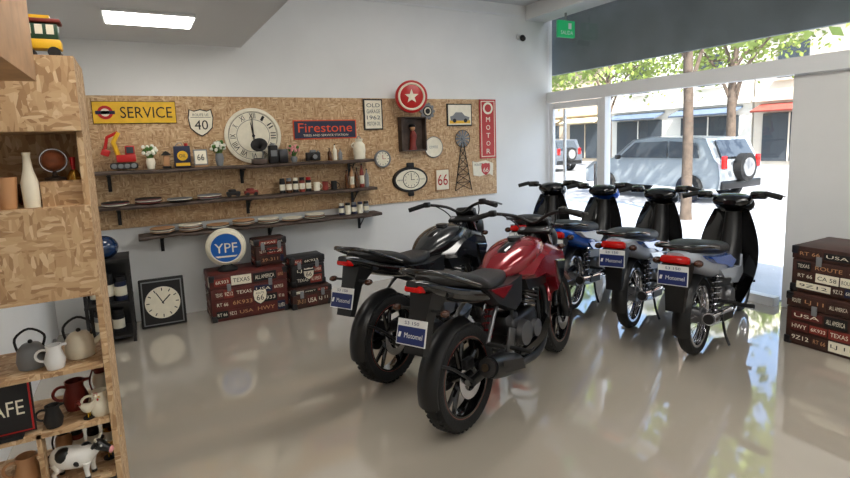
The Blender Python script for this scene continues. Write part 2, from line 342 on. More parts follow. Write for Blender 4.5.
def scooter(loc,rz,body,accent,lean=-.03,steer=0):
    b=B('scooter')
    wheel(b,0,.285,.225,.085,'wire',chrome)
    b.arc((0,0,.285),.325,50,195,.12,black,crown=.03)
    for s_ in (1,-1):
        b.tube([(-.02,.085*s_,.285),(.42,.07*s_,.33)],[.016,.022],black,sub=1)
        spring(b,(-.0,.12*s_,.30),(.10,.12*s_,.60),.028,chrome,8,.005)
    b.box((.2,.09,.31),(.46,.03,.09),black,bevel=.02)
    b.loft([(.62,.50,.05,.05),(.5,.56,.10,.10),(.35,.605,.135,.12),(.15,.64,.15,.11),(-.05,.685,.14,.085),(-.25,.745,.11,.06),(-.40,.78,.06,.035)],body,n=24,e=2.8)
    b.side([(.48,.62),(.30,.70),(.0,.735),(-.25,.78),(-.1,.70),(.15,.64),(.36,.57)],.12,.16,accent,.85)
    b.side([(.52,.56),(.30,.60),(.0,.64),(.12,.55),(.45,.48)],.10,.155,body,.85)
    b.side([(.52,.50),(.2,.54),(.02,.56),(.16,.46),(.45,.42)],.07,.12,black,.85)
    b.loft([(.56,.68,.05,.03),(.48,.705,.10,.045),(.33,.735,.13,.05),(.15,.755,.145,.05),(.0,.79,.14,.055),(-.2,.82,.12,.045),(-.31,.82,.07,.03)],seatm,n=24,e=2.8)
    b.box((-.40,0,.765),(.08,.18,.055),tail,rot=(0,.3,0),bevel=.02)
    b.tube([(-.05,.16,.80),(-.25,.15,.84),(-.42,.11,.86),(-.46,0,.865),(-.42,-.11,.86),(-.25,-.15,.84),(-.05,-.16,.80)],.014,gloss,n=10)
    b.rings([[(-.28,-.09,.74),(-.28,.09,.74),(-.42,.08,.74),(-.42,-.08,.74)],[(-.36,-.07,.56),(-.36,.07,.56),(-.41,.065,.56),(-.41,-.065,.56)],[(-.40,-.06,.42),(-.40,.06,.42),(-.43,.055,.42),(-.43,-.055,.42)]],black,smooth=False)
    plate(b,(-.445,0,.67),.19,.13,.15)
    for s_ in (1,-1):
        b.sphere((-.36,.13*s_,.745),(.04,.03,.024),amber,12)
    b.tube([(.45,0,.55),(.62,0,.47),(.78,0,.46),(.90,0,.58),(.98,0,.78),(1.0,0,.92)],[.09,.085,.085,.085,.075,.06],black,n=14)
    b.side([(.5,.5),(.62,.52),(.85,.5),(.9,.6),(.93,.42),(.75,.36),(.55,.4)],.06,.10,body,.85)
    b.box((.45,0,.34),(.26,.2,.17),alu,bevel=.045,seg=3); b.cyl((.44,-.09,.34),(.44,-.135,.34),.075,alu,r1=.065,n=24); b.cyl((.44,.09,.34),(.44,.13,.34),.07,alu,r1=.06,n=24)
    for k in range(7): b.box((.60+.022*k,0,.36),(.01,.13,.12),alu,bevel=.003)
    b.box((.77,0,.36),(.05,.11,.1),metal,bevel=.015)
    b.tube([(.76,-.02,.30),(.74,-.08,.22),(.55,-.12,.20),(.36,-.135,.25)],.014,chrome,n=10)
    b.tube([(.38,-.135,.245),(.30,-.14,.26),(.0,-.15,.30),(-.22,-.155,.34)],[.022,.042,.046,.042],chrome,n=16)
    b.cyl((-.215,-.155,.339),(-.24,-.156,.344),.034,black,n=14); b.box((.05,-.2,.30),(.26,.006,.05),black,rot=(0,.15,0))
    for s_ in (1,-1):
        b.cyl((.58,.08*s_,.24),(.58,.25*s_,.24),.016,rubber,n=8); b.cyl((.2,.1*s_,.36),(.2,.22*s_,.36),.012,rubber,n=8)
        b.tube([(.36,.08*s_,.22),(.26,.13*s_,.1),(.22,.17*s_,.022)],.01,black)
    shield(b,body,gloss)
    n0=len(b.V)
    wheel(b,1.22,.285,.225,.075,'wire',chrome)
    b.arc((1.22,0,.285),.32,20,165,.11,body,crown=.03)
    for s_ in (1,-1):
        b.cyl((1.22,.065*s_,.285),(1.14,.065*s_,.5),.022,alu,n=12); b.cyl((1.14,.065*s_,.5),(1.03,.065*s_,.8),.016,black,n=12)
    b.loft([(.93,1.0,.06,.03),(.97,1.0,.12,.05),(1.03,.985,.15,.075),(1.09,.97,.12,.07),(1.13,.955,.05,.04)],body if body is not silver else black,n=20,e=2.4)
    b.loft([(.88,1.01,.05,.02),(.92,1.015,.14,.05),(.99,1.03,.14,.05),(1.02,1.03,.08,.03)],gloss,n=20,e=2.4)
    b.sphere((1.10,0,.96),(.05,.08,.05),chrome,14)
    b.tube([(.86,.35,1.06),(.92,.24,1.085),(.97,.1,1.04),(.98,0,1.01),(.97,-.1,1.04),(.92,-.24,1.085),(.86,-.35,1.06)],.014,black,n=10)
    for s_ in (1,-1):
        b.cyl((.855,.36*s_,1.059),(.91,.25*s_,1.084),.022,rubber,n=12); b.box((.925,.20*s_,1.07),(.07,.12,.065),gloss,bevel=.018)
        b.tube([(.95,.22*s_,1.08),(.95,.3*s_,1.08),(.91,.38*s_,1.06)],.007,alu,n=6)
    steerit(b,n0,(1.0,0,.9),(-.34,0,.94),steer)
    return b.done((loc[0],loc[1],.004),rz,rx=lean)
motorcycle((1.465,2.31),rad(24),redp,-.05,.1)
motorcycle((1.38,3.07),rad(25),darkp,-.05,.1)
scooter((3.44,2.25),rad(17),silver,bluep)
scooter((3.50,2.862),rad(23),silver,bluep)
scooter((3.44,3.468),rad(25),bluep,white)
scooter((3.40,3.97),rad(35),gloss,redp)
# ---------- storefront
X=5.0
simple('trim_window_rail',(X+.0,.75,2.13),(.1,9.5,.14),frame_w)
simple('trim_window_sill',(X,3.5,.04),(.1,2.0,.08),frame_w)
def pane(name,y0,y1,z0,z1):
    b=B(name); b.add([(0,y0,z0),(0,y1,z0),(0,y1,z1),(0,y0,z1)],[[0,1,2,3]],glass,False); b.done((X,0,0),fix=False)
pane('window_1',2.48,4.48,.085,2.055)
pane('window_2',-4,5.5,2.205,3.1)
simple('trim_window_mullion',(X,4.51,1.03),(.1,.06,2.05),frame_w)
simple('sign_fascia_panel',(X+.2,.75,2.9),(.06,9.9,.9),mat('fascia_grey',(108,114,117),.7,noise=.15,scale=3))
b=B('door_1')
for yy in (4.59,5.44): b.box((0,yy,1.03),(.05,.07,2.02),frame_w,bevel=.005)
for zz,hh in ((.1,.18),(2.0,.08)): b.box((0,5.01,zz),(.05,.78,hh),frame_w,bevel=.005)
b.box((0,5.2,1.0),(.03,.03,1.9),frame_w)
b.add([(0,4.6,.1),(0,5.4,.1),(0,5.4,2.0),(0,4.6,2.0)],[[0,1,2,3]],glass,False)
b.cyl((-.06,4.62,.8),(-.06,4.62,1.25),.014,chrome); b.cyl((-.06,4.62,.85),(0,4.62,.85),.01,chrome); b.cyl((-.06,4.62,1.2),(0,4.62,1.2),.01,chrome)
b.done((X,0,.01))
# ---------- lights
em=mat('led_panel',(255,251,244),.5,emit=16)
b=B('added_light_panel'); b.box((0,0,0),(.60,.40,.02),frame_w); b.box((0,0,-.006),(.57,.37,.02),em); b.done((.18,4.47,2.568))
for q in [(3,1),(3,-2),(2.6,3.4),(1.6,-.5)]:  # out-of-view panels added to brighten the showroom
    b=B('added_light_panel'); b.box((0,0,0),(1.2,.6,.02),frame_w); b.box((0,0,-.006),(1.16,.56,.02),em); b.done((q[0],q[1],3.285))
for q in [(.1,1.6),(.1,-.8)]:  # further unseen panels under the soffit, added for more light
    b=B('added_light_panel'); b.box((0,0,0),(.60,.40,.02),frame_w); b.box((0,0,-.006),(.57,.37,.02),em); b.done((q[0],q[1],2.568))
w=bpy.data.worlds.new('sky'); sc.world=w; w.use_nodes=True; nt=w.node_tree
st=nt.nodes.new('ShaderNodeTexSky'); st.sky_type='NISHITA'; st.sun_disc=False; st.sun_elevation=rad(50); st.sun_rotation=rad(200); st.dust_density=3
nt.links.new(st.outputs[0],nt.nodes['Background'].inputs[0]); nt.nodes['Background'].inputs[1].default_value=.7
sl=bpy.data.lights.new('sun','SUN'); sl.energy=16; sl.angle=.01; sl.color=(1,.96,.9); so=bpy.data.objects.new('sun',sl); sc.collection.objects.link(so)
so.rotation_euler=Vector((-.3,-.6,.75)).to_track_quat('Z','Y').to_euler()
# ---------- outside
simple('sidewalk',(7.75,5,-.11),(5.0,70,.2),mat('paving',(166,172,178),.8,noise=.1,scale=2))
simple('street_ground',(25.2,5,-.2),(29.9,90,.2),mat('asphalt',(150,150,152),.85,noise=.12,scale=1))
bw=mat('shop_window_dark',(60,66,72),.2)
def building(cx,y0,y1,H,col,ac):
    b=B('building'); m=mat('facade',col,.8,noise=.06,scale=.5); a=mat('awning',ac,.7); L=y1-y0
    b.box((3,0,H/2),(6,L,H),m); b.box((-.1,0,3.2),(.3,L,.25),m); b.box((-.15,0,H-.1),(.5,L,.3),m)
    n=int(L//3.2)
    for i in range(n):
        y=-L/2+(i+.5)*L/n
        b.box((-.03,y,1.35),(.1,L/n*.72,2.3),bw); b.box((-.08,y,1.35),(.08,.06,2.3),m)
        b.box((-.5,y,2.75),(1.0,L/n*.8,.08),a,rot=(0,-.35,0))
        for zz in range(1,int((H-1)//3)): b.box((-.03,y,1.9+3*zz),(.1,1.3,1.6),bw); b.box((-.05,y,1.05+3*zz),(.2,1.5,.1),m)
    b.done((cx,(y0+y1)/2,-.1))
building(27,5,15,7,(206,196,180),(150,70,60)); building(27,15.1,24,9.5,(220,216,206),(90,105,125)); building(27,24.1,36,6.5,(196,176,150),(215,205,170)); building(27,36.1,60,9,(200,200,200),(90,110,80))
bark=mat('bark',(84,72,62),.9,noise=.3,scale=8); leafm=mat('foliage',(122,140,66),.6,noise=.4,scale=1.5)
def tree(x,y,H,cr_,z0,seed,rt=.15):
    random.seed(seed); b=B('street_tree')
    b.tube([(0,0,.0),(.0,.0,.3),(.06,.05,H*.3),(-.05,.02,H*.6),(.05,-.06,H*.85)],[rt*1.25,rt,rt*.9,rt*.75,rt*.45],bark,n=10)
    C=[]
    for k in range(7):
        a=k*2.4; e=(cr_*.7*math.cos(a),cr_*.7*math.sin(a),H*(.75+.25*random.random())); s0=H*(.4+.06*k)
        b.tube([(0,0,s0),(e[0]*.4,e[1]*.4,(s0+e[2])/2+.1),e],[rt*.4,rt*.25,rt*.1],bark,n=6); C.append(e)
    V=[];F=[]
    for k in range(2600):
        c=random.choice(C); d=Vector((random.gauss(0,1),random.gauss(0,1),random.gauss(0,.8)))*cr_*.32; q=Vector(c)+d
        if q.z<z0: q.z=z0+random.random()*.5
        u=Vector((random.gauss(0,1),random.gauss(0,1),random.gauss(0,1))).normalized(); w_=u.cross(Vector((.3,.5,.8))).normalized(); s=.11*random.uniform(.7,1.4)
        n=len(V); V+=[q-u*s,q+w_*s*.6,q+u*s,q-w_*s*.6]; F.append([n,n+1,n+2,n+3])
    b.add(V,F,leafm,False); b.done((x,y,-.1 if x>10.3 else -.008),fix=False)
tree(8.9,6.1,6,2.4,3.2,3,.10); tree(21.8,13,6,2.4,2.4,5,.2); tree(21.8,19.5,6.5,2.6,2.1,8,.2); tree(21.8,26,6,2.6,2.1,11,.2); tree(9.0,12.0,6,2.6,3.0,14,.15); tree(21.8,34,6,2.6,2.2,21,.2)
def car(loc,rz,paint):
    b=B('car'); L=2.05
    prof=[(-L,.35),(-L-.03,.6),(-L+.02,.95),(-L+.12,1.05),(-L+.35,1.55),(-.2,1.62),(.35,1.55),(1.0,1.08),(1.75,.95),(L,.75),(L,.38)]
    def ring(y,k,dz=0): return [(x*k,y,.95+(z-.95)*k+dz) for x,z in prof]
    b.rings([ring(-.80,.97),ring(-.86,1.0),ring(.86,1.0),ring(.80,.97)],paint)
    for s_ in (1,-1):
        y=.868*s_
        for q in ([(-1.55,1.08),(-1.45,1.45),(-.75,1.5),(-.75,1.08)],[(-.68,1.08),(-.68,1.5),(.28,1.48),(.8,1.08)]):
            b.rings([[(x,y-.02*s_,z) for x,z in q],[(x,y,z) for x,z in q]],bw,smooth=False)
        for cx in (-1.3,1.3):
            b.lathe([(.18,-.1),(.31,-.1),(.34,-.05),(.34,.08),(.31,.11),(.18,.11)],rubber,(cx,.80*s_,.34),(0,1,0),28,loop=True); b.cyl((cx,.82*s_,.34),(cx,.9*s_,.34),.2,chrome)
        b.box((-2.06,.68*s_,.98),(.06,.16,.3),tail,bevel=.02); b.box((1.98,.62*s_,.75),(.12,.3,.14),chrome,bevel=.03)
        b.box((.75,.98*s_,1.1),(.1,.16,.12),black,bevel=.03)
    b.rings([[(-1.96,-.65,1.1),(-1.96,.65,1.1),(-1.75,.6,1.5),(-1.75,-.6,1.5)],[(-1.99,-.65,1.1),(-1.99,.65,1.1),(-1.78,.6,1.5),(-1.78,-.6,1.5)]],bw,smooth=False)
    b.cyl((-2.06,0,.85),(-2.24,0,.85),.33,rubber,n=28); b.cyl((-2.24,0,.85),(-2.26,0,.85),.22,grey,n=28)
    b.box((-2.05,0,.45),(.12,1.6,.2),black,bevel=.04); b.box((2.03,0,.45),(.12,1.6,.22),black,bevel=.04)
    b.done(loc,rz)
car((12.6,9.3,-.1),rad(90),mat('car_silver',(150,156,160),.3,.3,coat=.5)); car((18.5,21,-.1),rad(90),mat('car_grey',(90,96,104),.3,.3,coat=.5))
# ---------- back wall
simple('osb_wall_panel',(1.82,5.489,1.5),(4.52,.02,1.2),osb)
WY=5.477
WM=frm((0,0,0),(1,0,0),(0,0,1))
def T2(x,y,z=0): return WM@Matrix.Translation((x,y,z))
b=B('service_sign'); b.prism(rect(.66,.19),yellow,WM,.012); b.prism(rect(.67,.2),inkb,WM,.006)
b.text('SERVICE',.42,.10,inkb,T2(.09,0,.0125)); b.cyl((-.235,-.0,0),(-.235,-.018,0),.06,redm,n=24); b.cyl((-.235,0,.0),(-.235,-.02,0),.035,cream,n=20); b.box((-.235,-.012,0),(.15,.016,.03),navyd)
b.done((.03,WY,1.95))
b=B('route_shield_sign')
sh=[(-.1,.13),(-.06,.115),(0,.13),(.06,.115),(.1,.13),(.115,.05),(.1,-.05),(.05,-.1),(0,-.13),(-.05,-.1),(-.1,-.05),(-.115,.05)]
b.prism(sh,inkb,WM,.008); b.prism([(x*.92,y*.92) for x,y in sh],cream,WM,.011); b.text('40',.12,.09,inkb,T2(0,-.02,.0115)); b.text('ROUTE US',.14,.025,inkb,T2(0,.075,.0115)); b.box((0,-.011,.052),(.18,.002,.004),inkb)
b.done((.575,WY,1.85))
b=B('wall_clock'); R=.275
b.lathe([(.001,.0),(R,.0),(R,.025),(R-.03,.03),(R-.035,.018),(.001,.018)],cream,(0,0,0),(0,-1,0),56)
for rr in (R-.04,R-.115): b.torus((0,-.019,0),rr,.002,inkb,(0,1,0),56,4)
for k,s in enumerate(['XII','I','II','III','IV','V','VI','VII','VIII','IX','X','XI']):
    a=pi/2-k*pi/6; b.text(s,.018*len(s)+.008,.052,inkb,WM@Matrix.Rotation(a-pi/2,4,'Z')@Matrix.Translation((0,.197,.02)))
b.prism([(-.008,-.03),(.008,-.03),(.004,.12),(0,.14),(-.004,.12)],inkb,WM@Matrix.Rotation(.15,4,'Z')@Matrix.Translation((0,0,.022)),.003)
b.prism([(-.006,-.04),(.006,-.04),(.003,.19),(-.003,.19)],inkb,WM@Matrix.Rotation(0.02,4,'Z')@Matrix.Translation((0,0,.026)),.003); b.cyl((0,-.02,0),(0,-.034,0),.014,inkb)
b.done((1.05,WY,1.715))
b=B('tire_brand_sign'); b.prism(rect(.70,.2),orange,WM,.008); b.prism(rect(.68,.18),navyd,WM,.011)
b.text('Firestone',.6,.095,orange,T2(0,.02,.0115)); b.text('TIRES AND SERVICE STATION',.5,.022,cream,T2(0,-.06,.0115)); b.done((1.81,WY,1.765))
def wallframe(name,X0,z,w_,h_,fr,face,txt=None,tm=None,pic=None):
    b=B(name); b.prism(rect(w_,h_),fr,WM,.016); b.prism(rect(w_-.03,h_-.03),face,WM,.019)
    if txt:
        n=len(txt)
        for i,t in enumerate(txt): b.text(t,w_*.7,h_*.5/n,tm or inkb,T2(0,h_*.36*(1-2*(i+.5)/n)*1.1,.0195))
    if pic: pic(b)
    return b.done((X0,WY,z))
wallframe('framed_poster',2.37,1.92,.23,.34,inkb,cream,['OLD','GARAGE','1962','MOTOR OIL'],navyd)
b=B('round_star_sign'); MF=frm((0,-.22,0),(.94,-.35,0),(0,0,1)); D=MF.to_3x3()@Vector((0,0,1))
b.cyl((0,0,0),(0,-.02,0),.06,metal)
b.lathe([(.001,-.05),(.165,-.05),(.178,-.04),(.178,.04),(.165,.05),(.001,.05)],redm,(0,-.22,0),D,44)
for sg in (1,-1):
    MG=MF if sg>0 else frm((0,-.22,0),(-.94,.35,0),(0,0,1))
    b.torus(Vector((0,-.22,0))+D*.052*sg,.14,.012,cream,D,40)
    st5=[(.08*math.cos(pi/2+k*pi/5)*(1 if k%2==0 else .42),.08*math.sin(pi/2+k*pi/5)*(1 if k%2==0 else .42)+.0) for k in range(10)]
    b.prism(st5,cream,MG@Matrix.Translation((0,0,.0505)),.006)
b.cyl((0,-.01,0),(0,-.1,0),.015,metal)
b.done((2.75,WY,2.10))
b=B('gear_wall_decor'); b.cyl((0,0,0),(0,-.015,0),.085,grey,n=28); b.cyl((0,-.015,0),(0,-.02,0),.06,inkb,n=24)
for k in range(10):
    a=2*pi*k/10; b.box((.085*math.cos(a),-.008,.085*math.sin(a)),(.03,.015,.03),grey,rot=(0,-a,0))
b.torus((0,-.02,0),.04,.008,cream,(0,1,0),20,6); b.done((3.07,WY,1.955))
b=B('shadow_box_shelf'); 
for q,s in (((0,-.05,.19),(.32,.1,.014)),((0,-.05,-.19),(.32,.1,.014)),((-.155,-.05,0),(.014,.1,.38)),((.155,-.05,0),(.014,.1,.38)),((0,-.006,0),(.3,.008,.37))): b.box(q,s,wood_d)
b.tube([(0,-.05,-.18),(0,-.05,-.1),(.01,-.05,-.02),(.0,-.05,.04)],[.05,.035,.04,.02],rust); b.sphere((0,-.05,.07),.032,tan); b.sphere((0,-.05,.095),(.04,.04,.02),inkb)
b.done((2.84,WY,1.69))
b=B('round_tray'); b.lathe([(.001,0),(.10,0),(.125,.012),(.125,.02),(.10,.01),(.001,.01)],cream,(0,0,0),(0,-1,0),40); b.torus((0,-.016,0),.123,.005,grey,(0,1,0),40); b.text('COFFEE',.12,.03,grey,T2(0,0,.0105)); b.done((3.14,WY,1.53))
def carpic(b):
    b.prism([(-.13,-.05),(.13,-.05),(.14,-.01),(.07,.01),(.03,.05),(-.06,.05),(-.1,.01),(-.14,0)],grey,T2(0,-.02,.019),.003); b.prism(rect(.3,.04,0,-.085),yellow,T2(0,0,.019),.002)
    for x in (-.08,.08): b.cyl((x,-.019,-.07),(x,-.024,-.07),.025,inkb)
wallframe('vintage_car_poster',3.52,1.91,.36,.27,inkb,cream,pic=carpic)
b=B('vertical_enamel_sign'); b.prism(rect(.25,.74),redm,WM,.012); b.prism(rect(.21,.70),cream,WM,.0125); b.prism(rect(.19,.68),redm,WM,.0135)
b.cyl((0,-.013,.26),(0,-.017,.26),.075,cream,n=28); b.cyl((0,-.017,.26),(0,-.019,.26),.05,redm)
for i,ch in enumerate('MOTOR'): b.text(ch,.06,.06,cream,T2(0,.12-i*.1,.014))
b.done((3.945,WY,1.73))
b=B('windmill_wall_art')
for x0 in (-.12,.12): b.tube([(x0,-.012,-.38),(x0*.12,-.012,.22)],.006,inkb,n=6,sub=1)
for k in range(6):
    z0=-.38+k*.1; z1=z0+.1; f=lambda z:.12*(1-(z+.38)/.6*.88)
    b.tube([(-f(z0),-.012,z0),(f(z1),-.012,z1)],.004,inkb,n=5,sub=1); b.tube([(f(z0),-.012,z0),(-f(z1),-.012,z1)],.004,inkb,n=5,sub=1); b.tube([(-f(z1),-.012,z1),(f(z1),-.012,z1)],.004,inkb,n=5,sub=1)
for k in range(12):
    a=2*pi*k/12; b.prism([(.02,-.006),(.10,-.014),(.10,.014),(.02,.006)],grey,T2(0,.26,.016)@Matrix.Rotation(a,4,'Z'),.003)
b.torus((0,-.018,.26),.105,.004,inkb,(0,1,0),28,5); b.cyl((0,0,.26),(0,-.03,.26),.018,grey)
b.done((3.555,WY,1.36))
b=B('oval_wall_clock')
el=lambda a,c_:[(a*math.cos(2*pi*k/40),c_*math.sin(2*pi*k/40)) for k in range(40)]
b.prism(el(.235,.15),inkb,WM,.03,.95); b.prism(el(.2,.12),cream,WM,.033); b.prism(el(.11,.1),inkb,WM,.034); b.prism(el(.10,.092),cream,WM,.0355)
for k in range(12):
    a=k*pi/6; b.box((.08*math.sin(a),-.037,.074*math.cos(a)),(.005,.003,.016),inkb,rot=(0,a,0))
b.text('GARAGE',.07,.018,inkb,T2(-.15,0,.0335)); b.text('ROUTE',.06,.018,inkb,T2(.152,0,.0335)); b.box((0,-.037,.03),(.006,.003,.07),inkb); b.box((.02,-.037,0),(.05,.003,.006),inkb)
b.box((0,-.02,.17),(.1,.02,.06),inkb,bevel=.01); b.box((0,-.02,-.17),(.08,.02,.05),inkb,bevel=.01); b.done((2.81,WY,1.16))
b=B('small_wall_clock'); b.lathe([(.001,0),(.10,0),(.10,.03),(.085,.035),(.082,.02),(.001,.02)],grey,(0,0,0),(0,-1,0),36); b.cyl((0,-.019,0),(0,-.022,0),.082,cream,n=36)
for k in range(12): a=k*pi/6; b.box((.068*math.sin(a),-.023,.068*math.cos(a)),(.005,.003,.014),inkb,rot=(0,a,0))
b.box((0,-.024,.02),(.005,.003,.05),redm); b.box((.018,-.024,0),(.04,.003,.005),redm); b.done((2.46,WY,1.42))
wallframe('small_framed_picture',3.25,1.13,.20,.27,wood_m,cream,['66'],redm)
b=B('route66_map_sign'); b.prism([(-.15,-.08),(-.05,-.1),(.1,-.07),(.15,-.1),(.16,.06),(.05,.1),(-.1,.08),(-.16,.1)],cream,WM,.008); b.prism([(x*.6,y*.6) for x,y in sh],redm,T2(.04,-.01,.008),.003); b.text('66',.08,.06,cream,T2(.04,-.02,.0115)); b.text('ROUTE',.12,.03,inkb,T2(-.07,.05,.0085)); b.done((3.86,WY,1.235))
# shelves
def rustic_shelf(name,x0,x1,z,dep=.22):
    random.seed(int(z*100)); b=B(name); n=40; Rr=[]
    for i in range(n+1):
        x=x0+(x1-x0)*i/n; d=dep*(1+.10*math.sin(i*.7+z*9)+.05*random.uniform(-1,1)); zz=.003*math.sin(i*.5)
        Rr.append([(x,0,zz-.0),(x,-d+.01,zz-.0),(x,-d,zz-.012),(x,-d+.006,zz-.03),(x,0,zz-.035)])
    b.rings(Rr,wood_d)
    for k in (.08,.5,.92):
        x=x0+(x1-x0)*k; b.box((x,-.006,-.11),(.03,.01,.15),inkb); b.box((x,-.09,-.041),(.03,.17,.008),inkb); b.tube([(x,-.01,-.17),(x,-.16,-.045)],.007,inkb,sub=1,n=6)
    return b.done((0,WY,z))
rustic_shelf('wall_shelf',-.45,2.27,1.43); rustic_shelf('wall_shelf',-.40,2.29,1.12); rustic_shelf('wall_shelf',-.05,2.33,.835,.25)
S1,S2,S3=1.434,1.124,.839; SY=5.36
def bottle(b,c,r,h_,m,cap=inkb,lab=None):
    b.lathe([(.001,0),(r,0),(r,h_*.6),(r*.85,h_*.68),(r*.32,h_*.8),(r*.32,h_*.96)],m,c,n=14); b.cyl((c[0],c[1],c[2]+h_*.94),(c[0],c[1],c[2]+h_),r*.36,cap,n=10)
    if lab: b.cyl((c[0],c[1],c[2]+h_*.15),(c[0],c[1],c[2]+h_*.5),r*1.03,lab,n=14)
def jar(b,c,r,h_,m,cap): b.cyl(c,(c[0],c[1],c[2]+h_*.8),r,m,n=16); b.cyl((c[0],c[1],c[2]+h_*.8),(c[0],c[1],c[2]+h_),r*.9,cap,n=16); b.cyl((c[0],c[1],c[2]+h_*.2),(c[0],c[1],c[2]+h_*.6),r*1.02,cream,n=16)
def mug(b,c,r,h_,m):
    b.lathe([(.001,0),(r,0),(r,h_),(r*.88,h_),(r*.88,h_*.1),(.001,h_*.1)],m,c,n=18); b.torus((c[0]+r*1.1,c[1],c[2]+h_*.5),h_*.28,r*.14,m,(0,1,0),14,6)
b=B('toy_excavator'); b.at(k=1.1)
b.box((0,0,.03),(.2,.09,.05),inkb,bevel=.02); 
for k in range(4): b.cyl((-.07+.046*k,-.05,.03),(-.07+.046*k,.05,.03),.02,grey,n=12)
b.box((.02,0,.09),(.14,.09,.06),redm,bevel=.01); b.box((.05,0,.15),(.07,.08,.08),redm,bevel=.008); b.box((.05,-.041,.155),(.05,.004,.05),bw)
b.tube([(-.03,0,.1),(-.06,0,.22),(-.02,0,.30)],.018,yellow,sub=1,n=6); b.tube([(-.02,0,.30),(-.1,0,.26),(-.12,0,.17)],.014,redm,sub=1,n=6); b.box((-.12,0,.14),(.06,.07,.05),redm,rot=(0,.4,0),bevel=.006)
b.done((-.10,SY,S1+.008))
def bouquet(name,loc,pot,fm,r=.04,h_=.1,n=26,spread=.07):
    random.seed(int(loc[0]*77)); b=B(name); b.lathe([(.001,0),(r*.7,0),(r,h_*.6),(r*.8,h_),(r*.7,h_),(r*.85,h_*.6),(.001,h_*.1)],pot,n=16)
    for k in range(n):
        a=random.random()*2*pi; q=random.random()**.5*spread; e=(q*math.cos(a),q*math.sin(a)*.7,h_+.03+random.random()*.08)
        b.tube([(0,0,h_*.7),e],.0025,green,n=4,sub=1); b.sphere(e,.017,fm if k%3 else green,8)
    b.done(loc)
bouquet('flower_vase',(.11,SY,S1),cream,flow,spread=.06); bouquet('flower_vase',(.70,SY,S1),grey,flow,.04,.12,34,.07)
b=B('souvenir_lantern'); b.box((0,0,.01),(.07,.07,.02),inkb); b.box((0,0,.07),(.05,.05,.1),tan,bevel=.008); b.lathe([(.045,.12),(.02,.15),(.001,.16)],inkb,n=8,caps=True); b.done((.24,SY,S1))
b=B('oil_tin'); b.box((0,0,.1),(.14,.07,.2),navyd,bevel=.006); b.cyl((0,-.036,.11),(0,-.038,.11),.045,yellow,n=24); b.text('OIL',.06,.03,navyd,frm((0,-.0385,.11),(1,0,0),(0,0,1))); b.box((0,-.036,.03),(.12,.003,.03),yellow); b.cyl((.04,0,.2),(.04,0,.225),.016,redm); b.tube([(-.05,0,.2),(-.03,0,.225),(0,0,.225),(.01,0,.2)],.004,grey,n=6); b.done((.375,SY,S1+.001))
b=B('picture_easel'); b.box((0,.0,.09),(.12,.01,.15),grey,rot=(-.2,0,0)); b.box((0,-.009,.09),(.10,.004,.125),cream,rot=(-.2,0,0)); b.box((0,-.005,.008),(.12,.06,.015),wood_m); b.text('66',.06,.06,inkb,frm((0,-.013,.09),(1,0,0),(0,.2,.98))); b.done((.53,SY-.02,S1))
b=B('toy_gramophone'); b.box((0,0,.025),(.13,.13,.05),wood_d,bevel=.006); b.cyl((0,0,.05),(0,0,.058),.055,inkb,n=24); b.tube([(.04,.03,.05),(.05,.03,.11),(.02,.02,.14)],.008,grey); b.lathe([(.01,0),(.02,.05),(.045,.09),(.08,.105),(.075,.108),(.04,.095),(.012,.05)],inkb,(.02,.02,.13),(-.2,-.7,.5),24); b.done((1.07,SY,S1))
b=B('black_canisters'); b.box((-.03,0,.09),(.085,.08,.18),inkb,bevel=.01); b.box((.07,.01,.07),(.09,.08,.14),metal,bevel=.01); b.cyl((-.03,0,.18),(-.03,0,.2),.025,grey); b.box((-.03,-.041,.1),(.06,.003,.06),grey); b.done((1.24,SY,S1))
bouquet('flower_pot',(1.42,SY,S1),grey,pink,.035,.06,24,.055)
b=B('vintage_camera'); b.box((0,0,.055),(.15,.06,.09),inkb,bevel=.01); b.box((0,0,.11),(.06,.04,.03),grey,bevel=.006); b.cyl((0,-.03,.055),(0,-.075,.055),.034,inkb,n=20); b.cyl((0,-.075,.055),(0,-.08,.055),.024,grey,n=20); b.cyl((.055,0,.1),(.055,0,.115),.012,grey); b.done((1.62,SY,S1-.006))
b=B('glass_bottles')
for k,(x,hh) in enumerate([(0,.13),(.06,.17),(.12,.12)]): bottle(b,(x,0,0),.022,hh,[glassb,cream,grey][k],inkb)
b.done((1.80,SY,S1))
b=B('ceramic_milk_can'); b.lathe([(.001,0),(.06,0),(.068,.1),(.06,.16),(.035,.19),(.045,.22),(.001,.22)],cream,n=22); b.torus((0,0,.225),.02,.006,grey,(0,1,0),14); b.torus((-.06,0,.15),.025,.006,cream,(0,1,0),14); b.done((2.14,SY,S1))
b=B('dish_stack')
for x,n_ in ((0,4),(.26,6),(.52,3),(.78,5)):
    for k in range(n_): b.lathe([(.001,0),(.06,0),(.11,.012),(.108,.016),(.06,.005),(.001,.005)],[cream,grey,rust,inkb][(k+n_)%4],(x,0,.007*k),n=28)
b.done((-.2,SY-.01,S2))
b=B('toy_car_row')
for k in range(2):
    x=k*.17; m=[inkb,rust][k]; b.box((x,0,.035),(.13,.06,.035),m,bevel=.01); b.box((x-.01,0,.06),(.07,.052,.03),m,bevel=.01)
    for dx in (-.04,.04): b.cyl((x+dx,-.033,.018),(x+dx,.033,.018),.018,inkb,n=12)
b.done((.80,SY,S2+.001))
b=B('spice_jars')
for k in range(5): jar(b,(k*.068,0,0),.028,.15,[inkb,glassb,inkb,rust,inkb][k],[inkb,grey,cream,inkb,redm][k])
b.done((1.28,SY,S2))
b=B('ceramic_mugs')
for k in range(3): mug(b,(k*.095,0,0),.032,.09,[cream,rust,inkb][k])
b.done((1.64,SY,S2))
b=B('glass_bottles')
